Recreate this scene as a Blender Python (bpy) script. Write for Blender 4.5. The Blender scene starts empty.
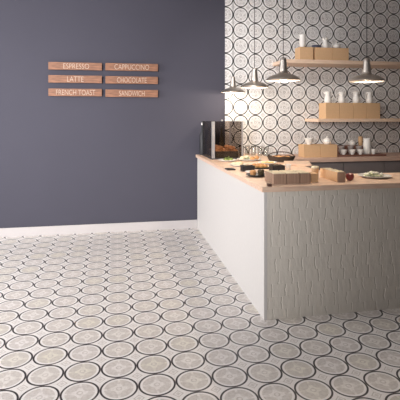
import bpy, bmesh, math, random
from mathutils import Vector, Matrix
random.seed(7)
S = bpy.context.scene
COL = S.collection
PI = math.pi

# ------------------------------------------------------------------ survey
F, H, YAW, HY = 447.7, 1.439, math.radians(10.65), 115.07
cs, sn = math.cos(YAW), math.sin(YAW)
def onz(px, py, Z=0.0):
    """point at height Z seen at a spot of the photograph"""
    zc = F*(H-Z)/(py-HY); u = (px-200)/F
    return Vector((zc*(sn+u*cs), zc*(cs-u*sn), Z))
def ony(px, py, Y):
    """point in the plane Y seen at a spot of the photograph"""
    u = (px-200)/F; zc = Y/(cs-u*sn)
    return Vector((zc*(sn+u*cs), Y, H-(py-HY)*zc/F))

# ------------------------------------------------------------------ materials
def newmat(name):
    m = bpy.data.materials.new(name); m.use_nodes = True
    nt = m.node_tree; b = nt.nodes['Principled BSDF']
    return m, nt, b
def mth(nt, op, a, b=None, c=None, clamp=False):
    n = nt.nodes.new('ShaderNodeMath'); n.operation = op; n.use_clamp = clamp
    for i, v in enumerate((a, b, c)):
        if v is None: continue
        if isinstance(v, (int, float)): n.inputs[i].default_value = v
        else: nt.links.new(v, n.inputs[i])
    return n.outputs[0]
def mix(nt, fac, a, b):
    n = nt.nodes.new('ShaderNodeMix'); n.data_type = 'RGBA'
    for k, v in ((0, fac), (6, a), (7, b)):
        if isinstance(v, (int, float)): n.inputs[k].default_value = v
        elif isinstance(v, tuple): n.inputs[k].default_value = (*v, 1)
        else: nt.links.new(v, n.inputs[k])
    return n.outputs[2]
def noise(nt, scale, detail=3, vec=None, rough=.5):
    n = nt.nodes.new('ShaderNodeTexNoise'); n.inputs['Scale'].default_value = scale
    n.inputs['Detail'].default_value = detail; n.inputs['Roughness'].default_value = rough
    if vec is not None: nt.links.new(vec, n.inputs['Vector'])
    return n.outputs[0]
def coords(nt, scale=(1,1,1), loc=(0,0,0), rot=(0,0,0)):
    t = nt.nodes.new('ShaderNodeTexCoord'); mp = nt.nodes.new('ShaderNodeMapping')
    mp.inputs['Scale'].default_value = scale; mp.inputs['Location'].default_value = loc
    mp.inputs['Rotation'].default_value = rot
    nt.links.new(t.outputs['Object'], mp.inputs['Vector']); return mp.outputs[0]
def bump(nt, b, h, strength=.3, dist=.01):
    n = nt.nodes.new('ShaderNodeBump'); n.inputs['Strength'].default_value = strength
    n.inputs['Distance'].default_value = dist
    nt.links.new(h, n.inputs['Height']); nt.links.new(n.outputs[0], b.inputs['Normal'])
def simple(name, col, rough=.5, metal=0, var=.06, vs=30, bmp=0.0):
    m, nt, b = newmat(name)
    n = noise(nt, vs, 3, coords(nt))
    d = tuple(max(0, c*(1-var*2)) for c in col); l = tuple(min(1, c*(1+var)) for c in col)
    nt.links.new(mix(nt, n, d, l), b.inputs['Base Color'])
    b.inputs['Roughness'].default_value = rough; b.inputs['Metallic'].default_value = metal
    if bmp: bump(nt, b, n, bmp, .004)
    return m
def wood(name, c1, c2, scale=(2, 30, 30), rough=.5):
    m, nt, b = newmat(name)
    v = coords(nt, scale)
    n = noise(nt, 1.6, 6, v, .65)
    r = nt.nodes.new('ShaderNodeValToRGB'); r.color_ramp.elements[0].position = .32; r.color_ramp.elements[1].position = .7
    r.color_ramp.elements[0].color = (*c1, 1); r.color_ramp.elements[1].color = (*c2, 1)
    nt.links.new(n, r.inputs[0]); nt.links.new(r.outputs[0], b.inputs['Base Color'])
    b.inputs['Roughness'].default_value = rough
    bump(nt, b, n, .15, .003)
    return m
def tiles(name, ax, ay, ox, oy, light, cream, grey, dark, rough=.45, rin=.452, petal=.8, mot=(55, .45), grout=True):
    """encaustic tiles 20 cm square: dark ring, pale band, mottled disc, lozenge on every corner"""
    m, nt, b = newmat(name)
    t = nt.nodes.new('ShaderNodeTexCoord'); sp = nt.nodes.new('ShaderNodeSeparateXYZ')
    nt.links.new(t.outputs['Object'], sp.inputs[0])
    A, B = sp.outputs[ax], sp.outputs[ay]
    ta = mth(nt, 'DIVIDE', mth(nt, 'SUBTRACT', A, ox-.1), .2); tb = mth(nt, 'DIVIDE', mth(nt, 'SUBTRACT', B, oy-.1), .2)
    u = mth(nt, 'SUBTRACT', mth(nt, 'FRACT', ta), .5); v = mth(nt, 'SUBTRACT', mth(nt, 'FRACT', tb), .5)
    au, av = mth(nt, 'ABSOLUTE', u), mth(nt, 'ABSOLUTE', v)
    r = mth(nt, 'SQRT', mth(nt, 'ADD', mth(nt, 'MULTIPLY', u, u), mth(nt, 'MULTIPLY', v, v)))
    # per tile random
    wn = nt.nodes.new('ShaderNodeTexWhiteNoise'); wn.noise_dimensions = '2D'
    cb = nt.nodes.new('ShaderNodeCombineXYZ')
    nt.links.new(mth(nt, 'FLOOR', ta), cb.inputs[0]); nt.links.new(mth(nt, 'FLOOR', tb), cb.inputs[1]); nt.links.new(cb.outputs[0], wn.inputs[0])
    def band(x, lo, hi, soft=.006):
        a = mth(nt, 'DIVIDE', mth(nt, 'SUBTRACT', x, lo-soft/2), soft, clamp=True)
        c = mth(nt, 'DIVIDE', mth(nt, 'SUBTRACT', hi+soft/2, x), soft, clamp=True)
        return mth(nt, 'MULTIPLY', a, c)
    ring = band(r, rin, .5)
    # mottled disc: four leaves along the diagonals + four dots on the axes
    duv = mth(nt, 'MULTIPLY', mth(nt, 'MULTIPLY', au, av), 1)
    leaf = mth(nt, 'GREATER_THAN', duv, .0105)
    indisc = mth(nt, 'LESS_THAN', r, rin-.065)
    core = band(r, .05, .085); axisdot = band(mth(nt, 'ADD', mth(nt, 'POWER', mth(nt,'SUBTRACT', mth(nt,'MAXIMUM',au,av), .26), 2), mth(nt,'POWER', mth(nt,'MINIMUM',au,av), 2)), -1, .0035, .001)
    n = noise(nt, mot[0], 3, t.outputs['Object'], .6)
    mott = mth(nt, 'MULTIPLY', mth(nt, 'SUBTRACT', n, .42), 4, clamp=True)
    pat = mth(nt, 'MAXIMUM', mth(nt, 'MAXIMUM', mth(nt, 'MULTIPLY', leaf, petal), core), mth(nt,'MULTIPLY',axisdot,.55))
    pat = mth(nt, 'MULTIPLY', mth(nt, 'ADD', mth(nt, 'MULTIPLY', pat, .6), mth(nt, 'MULTIPLY', mott, mot[1])), indisc, clamp=True)
    disc = mix(nt, mth(nt, 'POWER', wn.outputs[0], 2.5), cream[0], cream[1])
    c = mix(nt, indisc, light, disc)
    c = mix(nt, pat, c, grey)
    # corner lozenge
    cu, cv = mth(nt, 'SUBTRACT', .5, au), mth(nt, 'SUBTRACT', .5, av)
    lz = mth(nt, 'ADD', cu, cv)
    out = mth(nt, 'GREATER_THAN', r, .5)
    loz = mth(nt, 'MULTIPLY', mth(nt, 'MAXIMUM', band(lz, .115, .15), mth(nt, 'MULTIPLY', band(lz, -1, .07), .6)), out)
    c = mix(nt, mth(nt, 'MULTIPLY', loz, .8), c, grey)
    c = mix(nt, ring, c, dark)
    if grout:
        g = mth(nt, 'GREATER_THAN', mth(nt, 'MAXIMUM', au, av), .4945)
        g = mth(nt, 'MULTIPLY', g, mth(nt, 'SUBTRACT', 1, ring))
        c = mix(nt, mth(nt, 'MULTIPLY', g, .35), c, grey)
    nt.links.new(c, b.inputs['Base Color']); b.inputs['Roughness'].default_value = rough
    return m

M = {}
M['blue'] = simple('blue_plaster', (.058, .056, .0775), .85, var=.03, vs=2.5)
M['white'] = simple('white_paint', (.70, .675, .655), .6, var=.02)
M['base'] = simple('baseboard_paint', (.50, .47, .465), .6, var=.02)
M['ceil'] = simple('ceiling_paint', (.52, .50, .49), .9, var=.02)
M['taupe'] = simple('taupe_plaster', (.16, .14, .135), .9, var=.02)
M['floor'] = tiles('floor_tiles', 0, 1, -.5834, 2.793, (.88, .845, .825), ((.86, .82, .80), (.80, .76, .66)), (.56, .51, .475), (.028, .022, .024), .38, .448, .85, (60, .4))
M['wtile'] = tiles('wall_tiles', 0, 2, 1.595, 1.340, (.88, .865, .86), ((.87, .855, .85), (.84, .82, .81)), (.33, .31, .305), (.012, .011, .012), .3, .438, .12, (75, .55))
M['worktop'] = wood('oak_worktop', (.72, .47, .34), (.95, .74, .58), (3, 40, 40), .42)
M['shelfwood'] = wood('shelf_wood', (.70, .49, .36), (.88, .69, .54), (3, 40, 40), .5)
M['signwood'] = wood('sign_wood', (.13, .055, .03), (.36, .165, .09), (4, 60, 60), .6)
M['backtop'] = wood('back_worktop_wood', (.52, .34, .27), (.74, .54, .44), (3, 40, 40), .5)
M['kraft'] = simple('kraft_card', (.68, .44, .25), .8, var=.06, vs=60)
M['kraftdk'] = wood('ribbed_card', (.30, .19, .135), (.50, .34, .25), (90, 4, 2), .8)
M['cream'] = simple('cream_paper', (.92, .80, .58), .7, var=.06, vs=40)
M['letter'] = simple('letter_paint', (.56, .43, .34), .7, var=.05)
M['ceramic'] = simple('white_ceramic', (.84, .82, .79), .25, var=.01)
M['greyceramic'] = simple('grey_ceramic', (.42, .37, .36), .35, var=.03)
M['bluecer'] = simple('blue_grey_ceramic', (.16, .17, .24), .3, var=.03)
M['black'] = simple('black_slate', (.018, .018, .022), .45, var=.1)
M['darkcab'] = simple('grey_cabinet_paint', (.20, .175, .18), .6, var=.04)
M['dark'] = simple('dark_wicker', (.07, .045, .03), .8, var=.4, vs=120, bmp=.5)
M['redwood'] = wood('red_brown_wood', (.13, .055, .04), (.25, .12, .085), (3, 40, 40), .5)
M['metal'] = simple('brushed_nickel', (.62, .57, .52), .42, 1.0, var=.12, vs=25)
M['steel'] = simple('dark_steel', (.10, .10, .11), .45, .8, var=.1)
M['greysteel'] = simple('grey_steel', (.36, .35, .36), .45, .5, var=.05)
M['cable'] = simple('black_cable', (.02, .02, .02), .6)
M['pastry'] = simple('golden_pastry', (.50, .20, .07), .45, var=.35, vs=40, bmp=.3)
M['bread'] = simple('bread_crust', (.66, .33, .13), .55, var=.25, vs=40, bmp=.3)
M['crumb'] = simple('bread_crumb', (.85, .72, .50), .8, var=.08, vs=90, bmp=.3)
M['green'] = simple('lettuce_leaf', (.34, .42, .12), .5, var=.3, vs=50)
M['paleg'] = simple('pale_salad_leaf', (.66, .68, .44), .5, var=.2, vs=50)
M['olive'] = simple('dark_chocolate_cake', (.075, .05, .02), .6, var=.4, vs=70, bmp=.5)
M['yellow'] = simple('yellow_cheese', (.82, .62, .22), .5, var=.04)
M['red'] = simple('dark_red_skin', (.28, .05, .05), .35, var=.2)
M['cheese'] = simple('soft_white_cheese', (.86, .82, .72), .5, var=.03)
M['soil'] = simple('dark_base', (.09, .04, .03), .6)

# brick cladding, painted
def brick():
    m, nt, b = newmat('painted_brick')
    t = nt.nodes.new('ShaderNodeTexCoord'); sp = nt.nodes.new('ShaderNodeSeparateXYZ'); nt.links.new(t.outputs['Object'], sp.inputs[0])
    cb = nt.nodes.new('ShaderNodeCombineXYZ')
    nt.links.new(mth(nt, 'ADD', sp.outputs[0], sp.outputs[1]), cb.inputs[0]); nt.links.new(sp.outputs[2], cb.inputs[1])
    wob = nt.nodes.new('ShaderNodeTexNoise'); wob.inputs['Scale'].default_value = 14; nt.links.new(cb.outputs[0], wob.inputs['Vector'])
    sc = nt.nodes.new('ShaderNodeVectorMath'); sc.operation = 'SCALE'; sc.inputs['Scale'].default_value = .034; nt.links.new(wob.outputs['Color'], sc.inputs[0])
    ad = nt.nodes.new('ShaderNodeVectorMath'); nt.links.new(cb.outputs[0], ad.inputs[0]); nt.links.new(sc.outputs[0], ad.inputs[1])
    s2 = nt.nodes.new('ShaderNodeSeparateXYZ'); nt.links.new(ad.outputs[0], s2.inputs[0])
    bw_, bh_ = .10, .088
    rz_ = mth(nt, 'DIVIDE', s2.outputs[1], bh_); row = mth(nt, 'FLOOR', rz_)
    wr = nt.nodes.new('ShaderNodeTexWhiteNoise'); wr.noise_dimensions = '1D'; nt.links.new(row, wr.inputs[1])
    cx = mth(nt, 'ADD', mth(nt, 'DIVIDE', s2.outputs[0], bw_), mth(nt, 'ADD', mth(nt, 'MULTIPLY', row, .5), mth(nt, 'MULTIPLY', wr.outputs[0], .35)))
    fx = mth(nt, 'FRACT', cx); fz = mth(nt, 'FRACT', rz_)
    ex = mth(nt, 'MINIMUM', fx, mth(nt, 'SUBTRACT', 1, fx)); ez = mth(nt, 'MINIMUM', fz, mth(nt, 'SUBTRACT', 1, fz))
    jx = mth(nt, 'DIVIDE', ex, .07, clamp=True); jz = mth(nt, 'DIVIDE', ez, .05, clamp=True)
    cc = nt.nodes.new('ShaderNodeCombineXYZ'); nt.links.new(mth(nt, 'FLOOR', cx), cc.inputs[0]); nt.links.new(row, cc.inputs[1])
    wb_ = nt.nodes.new('ShaderNodeTexWhiteNoise'); wb_.noise_dimensions = '2D'; nt.links.new(cc.outputs[0], wb_.inputs[0])
    n = noise(nt, 1, 3, coords(nt, (34, 34, 11)))
    tilt = mth(nt, 'MULTIPLY', mth(nt, 'SUBTRACT', wb_.outputs[0], .5), mth(nt, 'SUBTRACT', fx, .5))
    h = mth(nt, 'ADD', mth(nt, 'ADD', jx, mth(nt, 'MULTIPLY', jz, .04)), mth(nt, 'ADD', mth(nt, 'MULTIPLY', n, 1.0), mth(nt, 'MULTIPLY', tilt, 1.2)))
    nt.links.new(mix(nt, n, (.75, .705, .63), (.83, .785, .71)), b.inputs['Base Color'])
    b.inputs['Roughness'].default_value = .5
    bump(nt, b, h, .55, .005)
    return m
M['brick'] = brick()
def glassy(name, tint, fac=.08):
    m = bpy.data.materials.new(name); m.use_nodes = True; nt = m.node_tree; nt.nodes.clear()
    o = nt.nodes.new('ShaderNodeOutputMaterial'); mx = nt.nodes.new('ShaderNodeMixShader')
    tr = nt.nodes.new('ShaderNodeBsdfTransparent'); gl = nt.nodes.new('ShaderNodeBsdfGlossy'); gl.inputs['Roughness'].default_value = .04
    fr = nt.nodes.new('ShaderNodeLayerWeight'); fr.inputs[0].default_value = .25
    tr.inputs[0].default_value = (*tint, 1)
    nt.links.new(mth(nt, 'MULTIPLY_ADD', fr.outputs['Fresnel'], .5, fac*.3, clamp=True), mx.inputs[0])
    nt.links.new(tr.outputs[0], mx.inputs[1]); nt.links.new(gl.outputs[0], mx.inputs[2]); nt.links.new(mx.outputs[0], o.inputs[0])
    return m
M['glass'] = glassy('smoked_glass', (.84, .81, .79), .02); M['clear'] = glassy('clear_glass', (.93, .93, .92))
def emit(name, col, st):
    m, nt, b = newmat(name); b.inputs['Base Color'].default_value = (*col, 1)
    b.inputs['Emission Color'].default_value = (*col, 1); b.inputs['Emission Strength'].default_value = st; return m
M['bulb'] = emit('lit_bulb', (1, .86, .66), 6)

# ------------------------------------------------------------------ mesh helpers
def box(bm, x0, x1, y0, y1, z0, z1, bev=0):
    r = bmesh.ops.create_cube(bm, size=1)
    vs = r['verts']
    bmesh.ops.scale(bm, vec=(x1-x0, y1-y0, z1-z0), verts=vs)
    bmesh.ops.translate(bm, vec=((x0+x1)/2, (y0+y1)/2, (z0+z1)/2), verts=vs)
    if bev:
        es = list({e for v in vs for e in v.link_edges})
        bmesh.ops.bevel(bm, geom=es, offset=bev, segments=2, affect='EDGES', profile=.6)
def lathe(bm, prof, n=28, c=(0,0,0)):
    rings = []
    for r, z in prof:
        if r < 1e-6: rings.append([bm.verts.new((c[0], c[1], c[2]+z))])
        else: rings.append([bm.verts.new((c[0]+r*math.cos(2*PI*i/n), c[1]+r*math.sin(2*PI*i/n), c[2]+z)) for i in range(n)])
    for a, b in zip(rings, rings[1:]):
        for i in range(n):
            j = (i+1) % n
            if len(a) == 1 and len(b) == 1: continue
            if len(a) == 1: bm.faces.new((a[0], b[j], b[i]))
            elif len(b) == 1: bm.faces.new((a[i], a[j], b[0]))
            else: bm.faces.new((a[i], a[j], b[j], b[i]))
def tube(bm, pts, rad, n=10, cap=True):
    pts = [Vector(p) for p in pts]; rings = []
    rs = rad if isinstance(rad, (list, tuple)) else [rad]*len(pts)
    up = Vector((0, 0, 1))
    for i, p in enumerate(pts):
        d = (pts[min(i+1, len(pts)-1)]-pts[max(i-1, 0)]).normalized()
        a = d.cross(up)
        if a.length < 1e-3: a = d.cross(Vector((0, 1, 0)))
        a.normalize(); b = d.cross(a).normalized()
        rings.append([bm.verts.new(p+rs[i]*(math.cos(2*PI*k/n)*a+math.sin(2*PI*k/n)*b)) for k in range(n)])
    for a, b in zip(rings, rings[1:]):
        for k in range(n): bm.faces.new((a[k], a[(k+1) % n], b[(k+1) % n], b[k]))
    if cap: bm.faces.new(rings[0][::-1]); bm.faces.new(rings[-1])
def blob(bm, c, s, seed=0, amp=.12, sub=2):
    rnd = random.Random(seed)
    r = bmesh.ops.create_icosphere(bm, subdivisions=sub, radius=1)
    ph = [rnd.uniform(0, 6) for _ in range(6)]
    for v in r['verts']:
        k = 1+amp*(math.sin(3*v.co.x+ph[0])+math.sin(3.5*v.co.y+ph[1])+math.sin(4*v.co.z+ph[2]))/2
        v.co = Vector((v.co.x*s[0]*k+c[0], v.co.y*s[1]*k+c[1], v.co.z*s[2]*k+c[2]))
def obj(name, bm, mat, parent=None, smooth=False, loc=None):
    bmesh.ops.recalc_face_normals(bm, faces=bm.faces)
    me = bpy.data.meshes.new(name); bm.to_mesh(me); bm.free()
    if smooth: me.shade_smooth(); me.set_sharp_from_angle(angle=math.radians(38))
    me.materials.append(M[mat] if isinstance(mat, str) else mat)
    o = bpy.data.objects.new(name, me); COL.objects.link(o)
    if parent: o.parent = parent
    if loc is not None: o.location = loc
    return o
def BM(): return bmesh.new()
def bx(name, dims, mat, parent=None, bev=0, **k):
    b = BM(); box(b, *dims, bev); return obj(name, b, mat, parent, **k)
def lt(name, prof, mat, parent=None, n=28, **k):
    b = BM(); lathe(b, prof, n); return obj(name, b, mat, parent, smooth=True, **k)
def thing(name, loc, label, cat, group=None, rz=0):
    o = bpy.data.objects.new(name, None); COL.objects.link(o); o.empty_display_size = .1
    o.location = loc; o.rotation_euler[2] = rz; return tag(o, label, cat, group)
def tag(o, label, cat, group=None):
    o['label'] = label; o['category'] = cat
    if group: o['group'] = group
    return o
def struct(o): o['kind'] = 'structure'; return o
def copytree(o, loc, label, group=None, rz=None, parent=None, scale=None):
    c = o.copy(); COL.objects.link(c)
    if parent is None:
        c.location = loc; c['label'] = label
        if group: c['group'] = group
        if rz is not None: c.rotation_euler[2] = rz
        if scale: c.scale = (scale,)*3
    else: c.parent = parent
    for ch in list(o.children): copytree(ch, None, None, parent=c)
    return c

# ------------------------------------------------------------------ setting
WY = 5.63; XL, XR, YB, ZC = -3.6, 4.4, -2.6, 3.25
struct(bx('floor', (XL, XR, YB, WY+.1, -.1, 0), 'floor'))
struct(bx('wall_back', (XL, XR, WY, WY+.15, 0, ZC), 'blue'))
struct(bx('wall_back_tiled', (1.387, XR, WY-.010, WY, 0, ZC), 'wtile'))
struct(bx('wall_right', (XR, XR+.15, YB, WY, 0, ZC), 'taupe'))
struct(bx('ceiling', (XL, XR, YB, WY+.15, ZC, ZC+.12), 'ceil'))
struct(bx('baseboard_back', (XL, 1.02, WY-.016, WY, 0, .104), 'base', bev=.002))
# left wall with a wide window opening
b = BM(); box(b, XL-.15, XL, YB, 1.5, 0, ZC); box(b, XL-.15, XL, 5.3, WY+.15, 0, ZC); box(b, XL-.15, XL, 1.5, 5.3, 0, .4); box(b, XL-.15, XL, 1.5, 5.3, 2.98, ZC)
struct(obj('wall_left', b, 'ceil'))

# ------------------------------------------------------------------ serving counter
CX, CY, WT, TT = 1.022, 3.006, .937, .036
wb = WT-TT
ct = thing('serving_counter', (CX, CY, 0), 'L-shaped serving counter clad in pale painted brick under the oak worktop', 'counter')
b = BM(); box(b, .012, .76, .012, WY-.012-CY, 0, wb); box(b, .74, 3.2, .012, .50, 0, wb)
obj('carcass', b, 'white', ct)
bx('side_panel', (0, .013, 0.012, WY-.012-CY, 0, wb), 'white', ct)
bx('brick_panel', (.004, 3.2, -.004, .012, 0, wb), 'brick', ct)
bx('corner_trim', (-.003, .022, -.007, .05, 0, wb), 'white', ct, bev=.004)
tp = thing('worktop', (CX, CY, wb), 'light oak L-shaped worktop lying along the brick serving counter', 'worktop')
b = BM()
pts = [(-.022, -.025), (3.2, -.025), (3.2, .52), (.80, .52), (.80, WY-.012-CY), (-.022, WY-.012-CY)]
lo = [b.verts.new((x, y, 0)) for x, y in pts]; hi = [b.verts.new((x, y, TT)) for x, y in pts]
b.faces.new(lo[::-1]); b.faces.new(hi)
for i in range(6): b.faces.new((lo[i], lo[(i+1) % 6], hi[(i+1) % 6], hi[i]))
bmesh.ops.bevel(b, geom=[e for e in b.edges], offset=.003, segments=2, affect='EDGES')
obj('board', b, 'worktop', tp)

# back counter
BX, BF = 2.13, 5.03
bt = .921
bc = thing('back_cabinet', (BX, BF, 0), 'dark grey cabinet run against the patterned tile wall', 'cabinet')
bx('carcass', (.05, XR-BX-.01, .04, WY-.012-BF, .08, bt-.05), 'darkcab', bc)
bx('plinth', (.09, XR-BX-.02, .09, WY-.012-BF, 0, .08), 'black', bc)
x = .06
while x < XR-BX-.3:
    d = bx('door', (x, x+.54, .02, .04, .10, bt-.06), 'darkcab', bc, bev=.002); x += .55
b = BM(); box(b, -.03, XR-BX-.01, 0, WY-.012-BF, 0, .05, .003)
tag(obj('back_worktop', b, 'backtop', loc=(BX, BF, bt-.05)), 'brown wooden worktop on the dark cabinet by the tiled wall', 'worktop')

# shelves
def shelf(name, x0, yf, zt, th, label):
    t = thing(name, (x0, yf, zt-th), label, 'shelf')
    bx('board', (0, XR-x0-.01, 0, WY-.012-yf, 0, th), 'shelfwood', t, bev=.002)
    return t
S1, S2 = 2.128, 1.393
shelf('wall_shelf', 2.03, 5.21, S1, .046, 'long light wooden shelf, the upper one on the tiled wall')
shelf('wall_shelf', 2.48, 5.21, S2, .040, 'long light wooden shelf, the lower one on the tiled wall')

# ------------------------------------------------------------------ menu signs
def sign(px0, px1, zc, text, w, label, th=.024, gap=.03):
    x0, x1 = ony(px0, 80, WY).x, ony(px1, 80, WY).x
    y = WY-gap-th
    t = thing('menu_sign', ((x0+x1)/2, y, zc), label, 'sign', 'wooden menu boards on the blue wall')
    hw = (x1-x0)/2
    bx('board', (-hw, hw, 0, th, -.045, .045), 'signwood', t, bev=.002)
    for s in (-1, 1): bx('spacer', (s*hw*.8-.01, s*hw*.8+.01, th, th+gap, -.02, .02), 'steel', t)
    cu = bpy.data.curves.new('lettering', 'FONT'); cu.body = text; cu.align_x = 'CENTER'; cu.align_y = 'CENTER'
    cu.size = .088; cu.extrude = .0015; cu.offset = -.0012
    o = bpy.data.objects.new('lettering_curve', cu); COL.objects.link(o)
    bpy.context.view_layer.update()
    dg = bpy.context.evaluated_depsgraph_get(); me = bpy.data.meshes.new_from_object(o.evaluated_get(dg))
    bpy.data.objects.remove(o); bpy.data.curves.remove(cu)
    xs = [v.co.x for v in me.vertices]; ys = [v.co.y for v in me.vertices]
    k = w/(max(xs)-min(xs)); mx = (max(xs)+min(xs))/2; my = (max(ys)+min(ys))/2; ky = .062/(max(ys)-min(ys))
    for v in me.vertices: v.co = Vector(((v.co.x-mx)*k, -v.co.z-.0015, (v.co.y-my)*ky))
    me.materials.clear(); me.materials.append(M['letter'])
    l = bpy.data.objects.new('lettering', me); COL.objects.link(l); l.parent = t
    for p in me.polygons: p.use_smooth = False
    l.location.x = off_for(t, text)
def off_for(t, text): return OFF.get(text, 0)
OFF = {'ESPRESSO': .01, 'FRENCH TOAST': .005}
for px0, px1, z, tx, w in [(49, 102, 2.028, 'ESPRESSO', .30), (49, 102, 1.872, 'LATTE', .19), (49, 102, 1.712, 'FRENCH TOAST', .455),
                           (105.5, 157.5, 2.030, 'CAPPUCCINO', .42), (105.5, 157.5, 1.870, 'CHOCOLATE', .36), (105.5, 157.5, 1.706, 'SANDWICH', .31)]:
    sign(px0, px1, z, tx, w, 'brown wooden wall sign lettered ' + tx)

# ------------------------------------------------------------------ pendant lamps
def pendant(loc, label):
    t = thing('pendant_lamp', loc, label, 'lamp', 'metal pendant lamps over the counter')
    lt('shade', [(.143, 0), (.146, .004), (.143, .012), (.128, .026), (.10, .042), (.066, .054), (.042, .064), (.036, .078),
                 (.034, .078), (.040, .060), (.064, .050), (.098, .038), (.125, .022), (.138, .008), (.138, 0), (.143, 0)], 'metal', t, 40)
    lt('socket', [(0, .060), (.037, .066), (.036, .085), (.031, .12), (.027, .165), (.0265, .183), (.021, .193), (.008, .198), (0, .198)], 'metal', t, 24)
    lt('bulb', [(0, .012), (.012, .014), (.020, .025), (.020, .036), (.013, .05), (.011, .066), (0, .066)], 'bulb', t, 16)
    b = BM(); tube(b, [(0, 0, .195), (0, 0, ZC-.02-loc[2])], .0032, 8); obj('cord', b, 'cable', t, smooth=True)
    lt('ceiling_rose', [(0, ZC-loc[2]-.025), (.045, ZC-loc[2]-.02), (.05, ZC-loc[2]), (0, ZC-loc[2])], 'steel', t, 20)
    return t
LP = [(ony(233, 0, 5.27).x, 5.27, 1.712), (ony(254.5, 0, 4.42).x, 4.42, 1.722), (ony(283.2, 0, 3.61).x, 3.61, 1.732), (ony(366.8, 0, 3.45).x, 3.45, 1.722)]
LPL = ['smallest looking nickel pendant lamp, the one nearest the blue wall', 'nickel pendant lamp between the two others over the food side of the counter',
       'nickel pendant lamp in front of the left end of the upper shelf', 'nickel pendant lamp hanging at the right, above the crate row of the lower shelf']
for i, p in enumerate(LP): pendant(p, LPL[i])
for i, p in enumerate(LP):
    l = bpy.data.lights.new('bulb_light', 'POINT'); l.energy = (8, 10, 11, 5)[i]; l.color = (1, .86, .68); l.shadow_soft_size = .03
    o = bpy.data.objects.new('bulb_light', l); COL.objects.link(o); o.location = (p[0], p[1], p[2]-.012)

# ------------------------------------------------------------------ crates and boxes
def crate(x0, x1, y0, dep, z, h, mat, label, group, lid=True):
    t = thing('kraft_box', (x0, y0, z), label, 'box', group)
    w = x1-x0-.004
    b = BM(); th = .005
    box(b, 0, w, 0, th, 0, h); box(b, 0, w, dep-th, dep, 0, h); box(b, 0, th, th, dep-th, 0, h); box(b, w-th, w, th, dep-th, 0, h); box(b, th, w-th, th, dep-th, 0, th)
    obj('body', b, mat, t)
    if lid: 
        b = BM(); box(b, -.001, w/2-.001, -.001, dep+.001, h, h+.004); box(b, w/2+.001, w+.001, -.001, dep+.001, h, h+.004)
        obj('flap', b, mat, t)
    return t
Y1 = 5.255
xs = lambda a, Y=Y1: ony(a, 100, Y).x
crate(xs(300), xs(313.5), Y1, .16, S1, .158, 'kraft', 'plain kraft box on the upper shelf, leftmost, under the stacked cups', 'kraft boxes on the upper shelf')
crate(xs(315.3), xs(332.4), Y1, .16, S1, .158, 'kraft', 'kraft box on the upper shelf between its two neighbours', 'kraft boxes on the upper shelf')
crate(xs(332.4), xs(349), Y1, .16, S1, .158, 'kraft', 'kraft box on the upper shelf, rightmost, under the small teapot', 'kraft boxes on the upper shelf')
e = [326, 339.6, 353.5, 367, 380.3]
nm = ['leftmost of the four kraft boxes on the lower shelf', 'second from left of the four kraft boxes on the lower shelf', 'third from left of the four kraft boxes on the lower shelf', 'rightmost of the four kraft boxes on the lower shelf']
for k in range(4):
    crate(xs(e[k]), xs(e[k+1]), Y1, .20, S2, .198, 'kraft', nm[k], 'kraft boxes on the lower shelf')
Y2 = 5.12
crate(xs(304, Y2), xs(320.4, Y2), Y2, .17, bt, .150, 'kraft', 'kraft box on the back worktop with the white bowl on it', 'kraft boxes on the back worktop')
crate(xs(320.4, Y2), xs(337.5, Y2), Y2, .17, bt, .150, 'kraft', 'kraft box on the back worktop with the white teapot on it', 'kraft boxes on the back worktop')

# ------------------------------------------------------------------ crockery
def handle(b, r, z0, z1, out, rad=.004, a=0):
    pts = []
    for k in range(9):
        t = -PI/2+PI*k/8
        rr = r+out*math.cos(t); z = (z0+z1)/2+(z1-z0)/2*math.sin(t)
        pts.append((rr*math.cos(a), rr*math.sin(a), z))
    tube(b, pts, rad, 8)
def make_cup(r=.04, h=.055, mat='ceramic', label='', group=None, loc=(0,0,0), rz=0, hand=True, name='cup'):
    t = thing(name, loc, label, 'cup', group, rz)
    lt('body', [(0, 0), (r*.55, 0), (r*.6, h*.05), (r*.85, h*.45), (r, h), (r*.93, h), (r*.78, h*.45), (r*.5, h*.12), (0, h*.1)], mat, t, 24)
    if hand:
        b = BM(); handle(b, r*.80, h*.3, h*.85, r*.5, r*.09); obj('handle', b, mat, t, smooth=True)
    return t
def make_bowl(loc, label, group, r=.035, h=.045, mat='ceramic', name='bowl'):
    b = BM(); lathe(b, [(0, 0), (r*.45, 0), (r*.45, h*.08), (r*.8, h*.4), (r, h), (r*.94, h), (r*.74, h*.4), (r*.4, h*.16), (0, h*.15)], 24)
    return tag(obj(name, b, mat, smooth=True, loc=loc), label, 'bowl', group)
def make_teapot(loc, label, s=1, rz=0, group=None):
    t = thing('teapot', loc, label, 'teapot', group, rz)
    lt('body', [(0, 0), (.035*s, 0), (.05*s, .012*s), (.058*s, .035*s), (.052*s, .06*s), (.03*s, .076*s), (0, .078*s)], 'ceramic', t)
    lt('lid', [(.030*s, .076*s), (.027*s, .083*s), (.008*s, .089*s), (.006*s, .095*s), (.010*s, .101*s), (.006*s, .107*s), (0, .108*s)], 'ceramic', t, 20)
    b = BM(); tube(b, [(-.045*s, 0, .025*s), (-.068*s, 0, .04*s), (-.08*s, 0, .06*s), (-.092*s, 0, .078*s)], [.014*s, .011*s, .008*s, .0065*s], 10); obj('spout', b, 'ceramic', t, smooth=True)
    b = BM(); handle(b, .048*s, .018*s, .066*s, .034*s, .005*s); obj('handle', b, 'ceramic', t, smooth=True)
    return t
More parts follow.
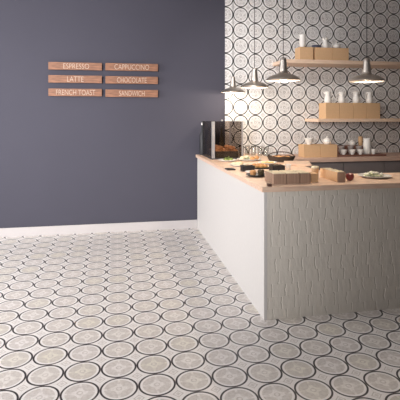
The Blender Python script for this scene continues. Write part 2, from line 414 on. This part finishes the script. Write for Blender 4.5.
def make_jug(loc, label, s=1, rz=0, group=None):
    t = thing('milk_jug', loc, label, 'jug', group, rz)
    lt('body', [(0, 0), (.036*s, 0), (.043*s, .015*s), (.043*s, .05*s), (.031*s, .085*s), (.030*s, .10*s), (.040*s, .135*s),
                (.037*s, .135*s), (.027*s, .10*s), (.028*s, .085*s), (.039*s, .05*s), (.034*s, .012*s), (0, .01*s)], 'ceramic', t, 24)
    b = BM(); handle(b, .036*s, .035*s, .118*s, .028*s, .005*s); obj('handle', b, 'ceramic', t, smooth=True)
    b = BM(); tube(b, [(-.034*s, 0, .112*s), (-.042*s, 0, .126*s), (-.052*s, 0, .137*s)], [.010*s, .009*s, .004*s], 8); obj('lip', b, 'ceramic', t, smooth=True)
    return t
top1 = S1+.163; top2 = S2+.203; topb = bt+.155
# upper shelf
p = ony(302.5, 45, 5.33)
c0 = make_cup(.042, .062, label='white cup, bottom one of the stack on the leftmost upper-shelf box', loc=(p.x, 5.33, top1), rz=.6, group='cups stacked on the upper shelf')
copytree(c0, (p.x, 5.33, top1+.050), 'white cup, middle one of the stack on the leftmost upper-shelf box', rz=2.0)
copytree(c0, (p.x, 5.33, top1+.100), 'white cup, top one of the stack on the leftmost upper-shelf box', rz=3.0)
p = ony(316.5, 45, 5.34)
b = BM()
lathe(b, [(0, 0), (.03, 0), (.062, .012), (.060, .015), (.03, .006), (0, .005)], 28)
sc = tag(obj('saucer', b, 'bluecer', smooth=True, loc=(p.x, 5.34, top1)), 'blue-grey saucer, one of a low pile on the upper shelf', 'saucer', 'blue-grey saucers on the upper shelf')
for k in range(1, 4):
    d = sc.copy(); COL.objects.link(d); d.location.z = top1+k*.007
p = ony(325.2, 45, 5.33)
make_jug((p.x, 5.33, top1), 'white milk jug on the upper shelf between the saucers and the teapot', .98, .7, None)
p = ony(336.5, 45, 5.33)
make_teapot((p.x, 5.33, top1), 'small white teapot on the rightmost box of the upper shelf', .80, .2)
# lower shelf jugs
wn_ = ['leftmost', 'second from left', 'third from left', 'rightmost']
for k, px in enumerate([327.8, 341.6, 356, 369.2]):
    p = ony(px, 100, 5.34)
    if k == 0: j0 = make_jug((p.x, 5.34, top2), 'leftmost of the four white milk jugs on the lower shelf', 1.06, -.5, 'milk jugs on the lower shelf')
    else: copytree(j0, (p.x, 5.34, top2), wn_[k]+' of the four white milk jugs on the lower shelf', rz=(-.5, 2.6, .4, 3.4)[k])
# back worktop
p = ony(309, 145, 5.2)
make_bowl((p.x, 5.2, topb), 'white flared bowl standing on the left box of the back worktop', None, .056, .078)
p = ony(327, 145, 5.2)
make_teapot((p.x, 5.2, topb), 'white teapot standing on the right box of the back worktop', .95, .1)
# risers right of the boxes
Y3 = 5.36
x0, x1 = ony(339, 150, Y3).x, ony(363.5, 150, Y3).x
b = BM(); box(b, x0, x1, Y3, Y3+.17, bt, bt+.115, .003); rs = tag(obj('wooden_riser', b, 'redwood'), 'tall brown wooden riser block behind the small bowls', 'riser')
p = ony(352.5, 143, Y3+.07)
make_teapot((p.x, Y3+.08, bt+.115), 'white teapot raised above the small bowls, beside the tall pitcher', .82, .3)
p = ony(359.5, 143, Y3+.1)
b = BM(); lathe(b, [(0, 0), (.026, 0), (.03, .1), (.026, .12), (0, .12)], 16)
tag(obj('kraft_canister', b, 'kraft', smooth=True, loc=(p.x+.02, Y3+.11, bt+.115)), 'brown cylindrical canister beside the raised teapot', 'canister')
x2 = ony(385, 150, 5.16).x; x0b = ony(338.5, 150, 5.12).x
b = BM(); box(b, x0b, x2, 5.13, 5.34, bt, bt+.022, .002); tag(obj('wooden_board', b, 'redwood'), 'low red-brown board under the small white bowls', 'board')
bw = None
for k, px in enumerate([343.7, 352.4, 360.4]):
    p = ony(px, 155, 5.18)
    l = ['left', 'middle', 'right'][k]+' small white bowl in the front row on the red-brown board'
    if bw is None: bw = make_bowl((p.x, 5.18, bt+.022), l, 'small bowls on the back worktop', .041, .062)
    else:
        d = bw.copy(); COL.objects.link(d); d.location = (p.x, 5.18, bt+.022); d['label'] = l
g0 = None
for k, px in enumerate([341.5, 350.6, 358.9]):
    p = ony(px, 155, 5.285)
    for q in range(2):
        l = ['lower', 'upper'][q]+' grey-brown bowl of the '+['left', 'middle', 'right'][k]+' pair behind the white bowls'
        if g0 is None: g0 = make_bowl((p.x, 5.285, bt+.022), l, 'grey bowls behind the white ones', .040, .055, 'greyceramic')
        else:
            d = g0.copy(); COL.objects.link(d); d.location = (p.x, 5.285, bt+.022+q*.042); d['label'] = l
p = ony(367, 150, 5.28)
pt = thing('pitcher', (p.x, 5.28, bt+.022), 'tall white pitcher at the right of the small bowls', 'pitcher', rz=.3)
lt('body', [(0, 0), (.047, 0), (.051, .02), (.049, .12), (.045, .17), (.047, .195), (.043, .195), (.041, .17), (.045, .12), (.046, .02), (0, .012)], 'ceramic', pt)
b = BM(); handle(b, .046, .05, .165, .035, .006); obj('handle', b, 'ceramic', pt, smooth=True)
p = ony(373.2, 150, 5.2)
make_cup(.030, .062, label='small white cup beside the tall white pitcher', loc=(p.x, 5.19, bt+.022), rz=.4)

# ------------------------------------------------------------------ boxes on the worktop end
def long_box(x0, x1, y0, dep, label, rib='kraftdk', h=.074):
    t = thing('bread_box', (x0, y0, WT), label, 'box', 'long boxes on the oak worktop')
    w = x1-x0-.003; th = .004
    b = BM(); box(b, 0, w, 0, th, 0, h); box(b, 0, w, dep-th, dep, 0, h); box(b, 0, th, th, dep-th, 0, h); box(b, w-th, w, th, dep-th, 0, h); box(b, th, w-th, th, dep-th, 0, th)
    obj('body', b, rib, t)
    b = BM()
    n = 9
    for k in range(n):   # folded cream napkin sheets showing over the rim
        y = .012+k*(dep-.03)/n
        box(b, .006, w-.006, y, y+.0175, .012, h+.005+.002*math.sin(k*2.1))
    obj('paper_filling', b, 'cream', t)
    return t
def xw(px, py): return onz(px, py, WT)
yb = xw(280, 184.3).y
for (a, c, l) in [(273.8, 286.6, 'ribbed brown long box with cream sheets, leftmost of the row of three'), (286.8, 300, 'ribbed brown long box with cream sheets, middle of the row of three'), (300.3, 311, 'ribbed brown long box with cream sheets, rightmost of the row of three')]:
    f = lambda q: ony(q, 184, yb).x
    long_box(f(a), f(c), yb, .20, l)
f = lambda q: ony(q, 183, yb+.02).x
t = long_box(f(337), f(345.2), yb+.01, .29, 'long narrow ribbed box standing alone near the white plate')
t.children[0].data.materials[0] = M['kraftdk']
b = BM(); box(b, 0, .0015, .004, .286, .002, .074)
obj('side_sleeve', b, 'kraft', t).location.x = -.0017
bb = thing('kraft_box', (f(311.8), yb+.03, WT), 'small plain kraft box between the ribbed box row and the narrow box', 'box')
bx('body', (0, .058, 0, .10, 0, .060), 'kraft', bb, bev=.002); bx('lid', (-.001, .059, -.001, .101, .060, .067), 'kraft', bb, bev=.001)
p = xw(318.5, 179.5)
tc = thing('paper_cup', (p.x, p.y+.06, WT), 'tan paper cup with lid behind the small plain kraft box', 'cup')
lt('body', [(0, 0), (.022, 0), (.030, .085), (0, .085)], 'kraft', tc, 20); lt('lid', [(0.031, .083), (.031, .09), (.026, .097), (0, .097)], 'cream', tc, 20)
p = xw(348.6, 180.5)
ap = thing('apple', (p.x+.01, p.y, WT), 'dark red apple between the narrow box and the white plate', 'apple')
lt('body', [(0, .006), (.012, 0), (.026, .010), (.033, .030), (.028, .050), (.014, .057), (0, .050)], 'red', ap, 20)
b = BM(); tube(b, [(0, 0, .05), (.002, 0, .06), (.005, 0, .068)], .0015, 6); obj('stem', b, 'soil', ap)

# acrylic stand
p = xw(269.3, 186.2)
st = thing('acrylic_stand', (p.x, p.y, WT), 'clear upright acrylic card stand with small dark foot at the counter corner', 'card stand', rz=.0)
bx('foot', (-.013, .013, -.02, .02, 0, .018), 'soil', st, bev=.002)
bx('panel', (-.021, .021, -.0015, .0015, .018, .112), 'clear', st)

# ------------------------------------------------------------------ plates and food
def plate(px, py, r, label, mat='ceramic', group=None, name='plate'):
    p = xw(px, py)
    b = BM(); lathe(b, [(0, 0), (r*.6, 0), (r*.72, .004), (r, .016), (r*.99, .019), (r*.7, .008), (r*.6, .005), (0, .005)], 36)
    return tag(obj(name, b, mat, smooth=True, loc=p), label, 'plate', group), p
def leafclump(p, r, n, mat, seed):
    rnd = random.Random(seed); b = BM()
    for k in range(n):
        a = rnd.uniform(0, 6.28); d = r*math.sqrt(rnd.random()); s = rnd.uniform(.018, .03)
        c = Vector((d*math.cos(a), d*math.sin(a), max(.012, rnd.uniform(.010, .034)*(1.3-d/r))))
        rx = Matrix.Rotation(rnd.uniform(-.8, .8), 3, 'X') @ Matrix.Rotation(rnd.uniform(0, 6.28), 3, 'Z')
        g = []
        for i in range(5):
            row = []
            for j in range(3):
                uu = i/4; w = math.sin(PI*min(1, uu*.85+.08))*.55
                q = Vector(((uu-.5)*2*s, (j-1)*s*w, .25*s*math.sin(uu*7+j*2)))
                row.append(b.verts.new(rx @ q + c))
            g.append(row)
        for i in range(4):
            for j in range(2): b.faces.new((g[i][j], g[i+1][j], g[i+1][j+1], g[i][j+1]))
    o = obj('salad_leaves', b, mat, smooth=True, loc=(p.x, p.y, WT+.008))
    md = o.modifiers.new('thick', 'SOLIDIFY'); md.thickness = .0008
    return o
def croissant(loc, label, group, rz, s=1, rx=0):
    b = BM(); P = []; R = []
    for k in range(25):
        t = k/24; a = (t-.5)*2.5
        P.append((math.sin(a)*.05*s, (1-math.cos(a))*.05*s, .022*s)); R.append(s*(.004+.020*math.sin(PI*t)**.8*(1+.10*math.sin(t*44))))
    tube(b, P, R, 12)
    o = obj('croissant', b, 'pastry', smooth=True, loc=loc); o.rotation_euler = (rx, 0, rz)
    return tag(o, label, 'croissant', group)
def sandwich(loc, label, group, rz=0, s=1):
    t = thing('sandwich', loc, label, 'sandwich', group, rz)
    lt('bottom_bread', [(0, 0), (.030*s, 0), (.036*s, .006*s), (.034*s, .014*s), (0, .014*s)], 'bread', t, 20)
    b = BM(); lathe(b, [((.037+.004*(k % 2))*s, .014*s+.001*k) for k in range(4)]+[(0, .018*s)], 20); obj('lettuce', b, 'green', t)
    lt('top_bread', [(0, .018*s), (.036*s, .018*s), (.037*s, .026*s), (.030*s, .038*s), (.014*s, .045*s), (0, .046*s)], 'bread', t, 20)
    return t

# right-hand plate
pl, p = plate(374.5, 177.3, .130, 'large flat cream plate of cheese pieces at the right end of the worktop')
pos = [(-.055, .0, 1), (-.02, -.015, 1.2), (.02, .01, 1.15), (.055, -.01, .9), (0, .045, 1.1), (-.045, .045, .8), (.04, .05, .9)]
for k, (dx, dy, s) in enumerate(pos):
    b = BM(); blob(b, (0, 0, .017*s), (.024*s, .02*s, .018*s), k, .15)
    tag(obj('cheese_piece', b, 'cheese', smooth=True, loc=(p.x+dx, p.y+dy, WT+.006)), 'white soft cheese piece in the heap on the right-hand plate', 'cheese', 'cheese pieces on the right-hand plate')
q = Vector((p.x-.02, p.y, 0)); o = leafclump(q, .07, 16, 'paleg', 3)
tag(o, 'pale green salad leaves scattered on the right-hand plate', 'salad'); o['kind'] = 'stuff'

# plates on the food side
pl, p = plate(227.5, 161.3, .105, 'white plate of green leaves right in front of the glass case')
o = leafclump(p, .05, 14, 'green', 5); tag(o, 'green salad leaves on the plate before the glass case', 'salad'); o['kind'] = 'stuff'
pl, p = plate(249, 160.4, .135, 'wide white plate with pale salad in the middle of the counter side')
pl_w = p
o = leafclump(p, .06, 15, 'paleg', 6); tag(o, 'pale salad leaves on the wide white plate', 'salad'); o['kind'] = 'stuff'
pl, p = plate(238, 166.2, .085, 'white plate of small rolls nearer the counter edge than the salads')
for k, (dx, dy) in enumerate([(-.035, .0), (.03, .02), (0, -.035)]):
    b = BM(); blob(b, (0, 0, .02), (.032, .024, .020), k+20, .08)
    tag(obj('cream_roll', b, 'crumb', smooth=True, loc=(p.x+dx, p.y+dy, WT+.006)), 'pale cream roll on the white plate near the counter edge', 'roll', 'cream rolls on one plate')
pl, p = plate(267.5, 163.8, .10, 'white plate of yellow cheese slices between the sandwich tray and the dark basket')
sl0 = None
for k in range(5):
    if sl0 is None:
        b = BM(); pr = [b.verts.new(v) for v in [(0, 0, 0), (.05, .012, 0), (.05, -.012, 0), (0, 0, .016), (.05, .012, .016), (.05, -.012, .016)]]
        for f_ in [(0, 2, 1), (3, 4, 5), (0, 1, 4, 3), (1, 2, 5, 4), (2, 0, 3, 5)]: b.faces.new([pr[i] for i in f_])
        sl0 = d = tag(obj('cheese_wedge', b, 'yellow'), 'yellow wedge in the ring of wedges on the white plate beside the dark basket', 'cheese', 'yellow wedges on one plate')
    else: d = sl0.copy(); COL.objects.link(d)
    a_ = k*2*PI/5; d.location = (p.x+.012*math.cos(a_), p.y+.012*math.sin(a_), WT+.006); d.rotation_euler[2] = a_
g0_ = None
for k, (px, py, w_) in enumerate([(241.5, 155.3, 'leftmost'), (247.5, 155.0, 'second from left'), (253.5, 155.4, 'third from left'), (260, 155.8, 'fourth from left'), (266, 156.4, 'rightmost')]):
    p = xw(px, py); l = w_+' of the clear drinking glasses behind the salad plates'
    if g0_ is None:
        b = BM(); lathe(b, [(0, 0), (.026, 0), (.034, .12), (.032, .12), (.024, .006), (0, .006)], 24)
        g0_ = tag(obj('drinking_glass', b, 'clear', smooth=True, loc=p), l, 'glass', 'clear glasses behind the plates')
    else:
        d = g0_.copy(); COL.objects.link(d); d.location = p; d['label'] = l
p = Vector((pl_w.x, pl_w.y, 0))
for k, (dx, dy) in enumerate([(-.085, -.02), (.085, -.01), (.0, .09), (.01, -.095)]):
    b = BM(); blob(b, (0, 0, .02), (.030, .024, .021), k+60, .08)
    tag(obj('golden_roll', b, ('crumb', 'bread')[k % 2], smooth=True, loc=(p.x+dx, p.y+dy, WT+.010)), ['leftmost roll at the rim of the wide salad plate, cream', 'rightmost roll at the rim of the wide salad plate, golden', 'far cream roll on the wide salad plate', 'near golden roll on the wide salad plate'][k], 'roll')
def tray(px0, px1, py, dep, label, h=.012):
    a, c = xw(px0, py), xw(px1, py)
    t = thing('slate_tray', (a.x, a.y, WT), label, 'tray', None)
    w = c.x-a.x
    bx('base', (0, w, 0, dep, 0, h*.5), 'black', t, bev=.001)
    b = BM(); box(b, 0, w, 0, .006, h*.5, h); box(b, 0, w, dep-.006, dep, h*.5, h); box(b, 0, .006, .006, dep-.006, h*.5, h); box(b, w-.006, w, .006, dep-.006, h*.5, h)
    obj('rim', b, 'black', t); return a, w
a, w = tray(227.5, 236, 170.5, .10, 'small black tray lying nearest the counter edge')
a, w = tray(255.5, 271.5, 169.3, .20, 'black slate tray carrying the row of sandwiches')
k = 0
for j in range(2):
    for i in range(3):
        sandwich((a.x+.036+i*(w-.072)/2, a.y+.05+.09*j, WT+.006), 'round golden sandwich roll on the black tray in the middle of the counter', 'sandwich rolls on the black tray', k*.7, .70); k += 1
def caddy(px0, px1, pyb, h, dep, label):
    a, c = xw(px0, pyb), xw(px1, pyb)
    t = thing('black_dish', (a.x, a.y, WT), label, 'dish'); w = c.x-a.x
    b = BM(); th = .006
    box(b, 0, w, 0, th, 0, h, .002); box(b, 0, w, dep-th, dep, 0, h, .002); box(b, 0, th, 0, dep, 0, h, .002); box(b, w-th, w, 0, dep, 0, h, .002); box(b, th, w-th, th, dep-th, 0, th)
    obj('body', b, 'black', t)
    b = BM(); blob(b, (w/2, dep/2, h*.7), (w*.42, dep*.4, h*.45), 3, .1); obj('olive_filling', b, 'olive', t, smooth=True)
caddy(243, 255.5, 171.6, .050, .09, 'deep black dish left of the sandwich tray')
caddy(272.8, 286, 171.6, .052, .10, 'deep black dish right of the sandwich tray, behind the ribbed boxes')
pl, p = plate(256.5, 176.3, .088, 'small dark-rimmed plate with cake at the front corner of the counter', 'black')
pl2, p2 = plate(251, 173.3, .05, 'tiny white saucer behind the dark-rimmed cake plate')
b = BM(); lathe(b, [(0, 0), (.022, 0), (.026, .028), (.030, .034), (.022, .05), (0, .054)], 20)
tag(obj('muffin', b, 'olive', smooth=True, loc=(p.x+.035, p.y-.01, WT+.006)), 'dark chocolate muffin on the dark-rimmed plate', 'muffin')
b = BM(); lathe(b, [(0, 0), (.022, 0), (.026, .022), (.028, .03), (.02, .042), (0, .045)], 20)
tag(obj('muffin', b, 'bread', smooth=True, loc=(p.x-.025, p.y+.015, WT+.006)), 'golden muffin on the dark-rimmed plate', 'muffin')
p = xw(288.5, 169.6)
make_cup(.028, .05, label='small white cup behind the ribbed boxes beside the black dish', loc=p, rz=2.5, hand=True)

# dark curved bread basket at the inner edge of the counter
p = xw(281, 161.5)
bk = thing('bread_basket', (p.x, p.y, WT), 'dark oval bread basket with handle near the back worktop end', 'basket', rz=-.3)
b = BM()
n = 32
rows = []
for (k, z) in [(0.0, .004), (.80, 0), (.9, .02), (1, .055), (1.02, .06), (.95, .055), (.86, .02), (.76, .008), (0, .010)]:
    rows.append([b.verts.new((.15*k*math.cos(2*PI*i/n), .09*k*math.sin(2*PI*i/n), z+(.006*math.sin(2*PI*i/n*8) if k > .95 else 0))) for i in range(n)] if k else [b.verts.new((0, 0, z))])
for A_, B_ in zip(rows, rows[1:]):
    for i in range(n):
        j = (i+1) % n
        if len(A_) == 1: b.faces.new((A_[0], B_[i], B_[j]))
        elif len(B_) == 1: b.faces.new((A_[i], A_[j], B_[0]))
        else: b.faces.new((A_[i], A_[j], B_[j], B_[i]))
obj('body', b, 'dark', bk, smooth=True)
b = BM(); tube(b, [(-.145*math.cos(t*PI/10), 0, .05+.055*math.sin(t*PI/10)) for t in range(11)], .005, 8); obj('handle', b, 'dark', bk, smooth=True)
for k in range(4):
    b = BM(); blob(b, (0, 0, .024), (.04, .028, .026), k+40, .08)
    a_ = (-.07, -.024, .024, .066)[k]
    tag(obj('bread_roll', b, 'bread', smooth=True, loc=(p.x+a_*math.cos(-.3), p.y+a_*math.sin(-.3), WT+.016)), 'brown bread roll inside the dark oval basket', 'roll', 'rolls in the dark basket')
# board leaning between counter and back worktop
p = xw(294, 164.5)
bx2 = bx('cutting_board', (-.13, .13, -.15, .15, 0, .022), 'worktop', bev=.006); bx2.location = (p.x+.03, p.y-.01, WT); bx2.rotation_euler[2] = -.35
tag(bx2, 'thick wooden cutting board lying behind the ribbed boxes, beside the dark basket', 'board')

# ------------------------------------------------------------------ smoked glass display case at the far end
gx0, gx1, gy0, gy1, gh = 1.062, 1.43, 4.93, 5.50, .43
gc = thing('display_case', (gx0, gy0, WT), 'smoked glass countertop display case holding croissants by the blue wall', 'display case')
W_, D_ = gx1-gx0, gy1-gy0
bx('base', (0, W_, 0, D_, 0, .014), 'steel', gc, bev=.002)
for (x_, y_, s_, m_) in [(0, 0, .036, 'greysteel'), (0, D_-.03, .03, 'black'), (W_-.018, 0, .016, 'greysteel'), (W_-.018, D_-.018, .016, 'greysteel')]:
    bx('post', (x_, x_+s_, y_, y_+(.018 if s_ > .017 else s_), .014, gh), m_, gc)
bx('glass_pane', (.036, W_-.018, .006, .010, .014, gh-.004), 'glass', gc)
bx('glass_pane', (.006, .010, .018, D_-.03, .014, gh-.004), 'glass', gc)
bx('glass_pane', (W_-.010, W_-.006, .018, D_-.018, .014, gh-.004), 'glass', gc)
bx('glass_pane', (.03, W_-.018, D_-.010, D_-.006, .014, gh-.004), 'glass', gc)
bx('glass_top', (0, W_, 0, D_, gh-.004, gh), 'glass', gc)
lt('knob', [(0, 0), (.010, 0), (.012, .01), (.006, .018), (0, .02)], 'greysteel', gc, 16).location = (W_*.5, D_*.5, gh)
# slim dark bottles in a row behind the case
for k, (X, lb) in enumerate([(1.072, 'leftmost slim dark bottle behind the glass case, with white cap'), (1.165, 'second slim dark bottle from the left behind the glass case'),
                         (1.245, 'third slim dark bottle from the left behind the glass case'), (1.325, 'rightmost slim dark bottle behind the glass case')]):
    bo = thing('glass_bottle', (X, 5.56, WT), lb, 'bottle', 'dark bottles behind the glass case')
    hh = (.30, .27, .29, .26)[k]
    lt('body', [(0, 0), (.030, 0), (.032, .01), (.032, hh-.05), (.012, hh), (.010, hh+.08), (0, hh+.08)], ('black', 'olive', 'black', 'olive')[k], bo, 20)
    lt('cap', [(.012, hh+.075), (.012, hh+.105), (0, hh+.107)], ('ceramic', 'steel', 'steel', 'steel')[k], bo, 16)
# basket and croissants inside
cb_ = thing('pastry_basket', (gx0+.05, gy0+.03, WT+.014), 'dark wicker basket of croissants inside the glass case', 'basket')
b = BM(); w2, d2, h2 = W_-.10, D_-.20, .075
box(b, 0, w2, 0, .01, 0, h2, .003); box(b, 0, w2, d2-.01, d2, 0, h2, .003); box(b, 0, .01, 0, d2, 0, h2, .003); box(b, w2-.01, w2, 0, d2, 0, h2, .003); box(b, .01, w2-.01, .01, d2-.01, 0, .055)
obj('body', b, 'dark', cb_)
k = 0
for lay, (nx, ny) in enumerate([(3, 4), (2, 3)]):
    for i in range(nx):
        for j in range(ny):
            X = gx0+.05+w2*(i+.5+.0*lay)/nx; Yv = gy0+.04+d2*(j+.4)/ny*.92
            croissant((X, Yv, WT+.014+.058+lay*.034), 'glossy golden croissant in the basket inside the glass case', 'croissants in the glass case', random.uniform(-.5, .5)+(PI if k % 2 else 0), .88); k += 1

# ------------------------------------------------------------------ light
w = bpy.data.worlds.new('world'); S.world = w; w.use_nodes = True
bg = w.node_tree.nodes['Background']; bg.inputs[0].default_value = (.92, .93, 1, 1); bg.inputs[1].default_value = .08
def area(name, loc, target, sx, sy, e, col=(1, .97, .93), spread=180):
    l = bpy.data.lights.new(name, 'AREA'); l.shape = 'RECTANGLE'; l.size = sx; l.size_y = sy; l.energy = e; l.color = col; l.spread = math.radians(spread)
    o = bpy.data.objects.new(name, l); COL.objects.link(o); o.location = loc
    o.rotation_euler = (Vector(target)-Vector(loc)).to_track_quat('-Z', 'Y').to_euler(); return o
area('window_light', (XL-.05, 3.5, 1.75), (.2, 4.0, .6), 3.5, 2.4, 178, (1, .985, .985))
area('rear_helper_light', (-2.3, -2.3, 1.9), (-.7, 5.6, 1.4), 1.2, 1.4, 62, (1, .98, .98), 53)  # added lamp behind the camera, no window; narrow spread dims the right side

# added helper spotlight brightening the left part of the tiled wall and the food
l = bpy.data.lights.new('added_wash_light', 'SPOT'); l.energy = 112; l.spot_size = math.radians(66); l.spot_blend = 1; l.shadow_soft_size = .12; l.color = (1, .95, .90)
o = bpy.data.objects.new('added_wash_light', l); COL.objects.link(o); o.location = (.75, 3.35, 3.08)
o.rotation_euler = (Vector((1.95, 5.6, 1.55))-o.location).to_track_quat('-Z', 'Y').to_euler()
sp_ = thing('added_spotlight', (.75, 3.35, ZC), 'small dark spotlight added to brighten the tiled wall', 'spotlight')  # housing made up to go with the added spotlight
d_ = (Vector((1.95, 5.6, 1.55))-o.location).normalized()
b = BM(); tube(b, [(0, 0, 0), (0, 0, -.05), Vector((0, 0, -.17))-d_*.10], .012, 8); obj('bracket', b, 'steel', sp_, smooth=True)
b = BM(); tube(b, [Vector((0, 0, -.17))-d_*.13, Vector((0, 0, -.17))-d_*.02], .045, 20); obj('housing', b, 'steel', sp_, smooth=True)

# ------------------------------------------------------------------ camera
cam = bpy.data.cameras.new('camera'); co = bpy.data.objects.new('camera', cam); COL.objects.link(co)
cam.sensor_width = 36; cam.lens = 36*F/400; cam.shift_y = -(200-HY)/400; cam.clip_start = .05
co.location = (0, 0, H); co.rotation_euler = (PI/2, 0, -YAW); S.camera = co
S.view_settings.view_transform = 'Standard'; S.view_settings.look = 'None'; S.view_settings.gamma = 1
S.view_settings.exposure = 0
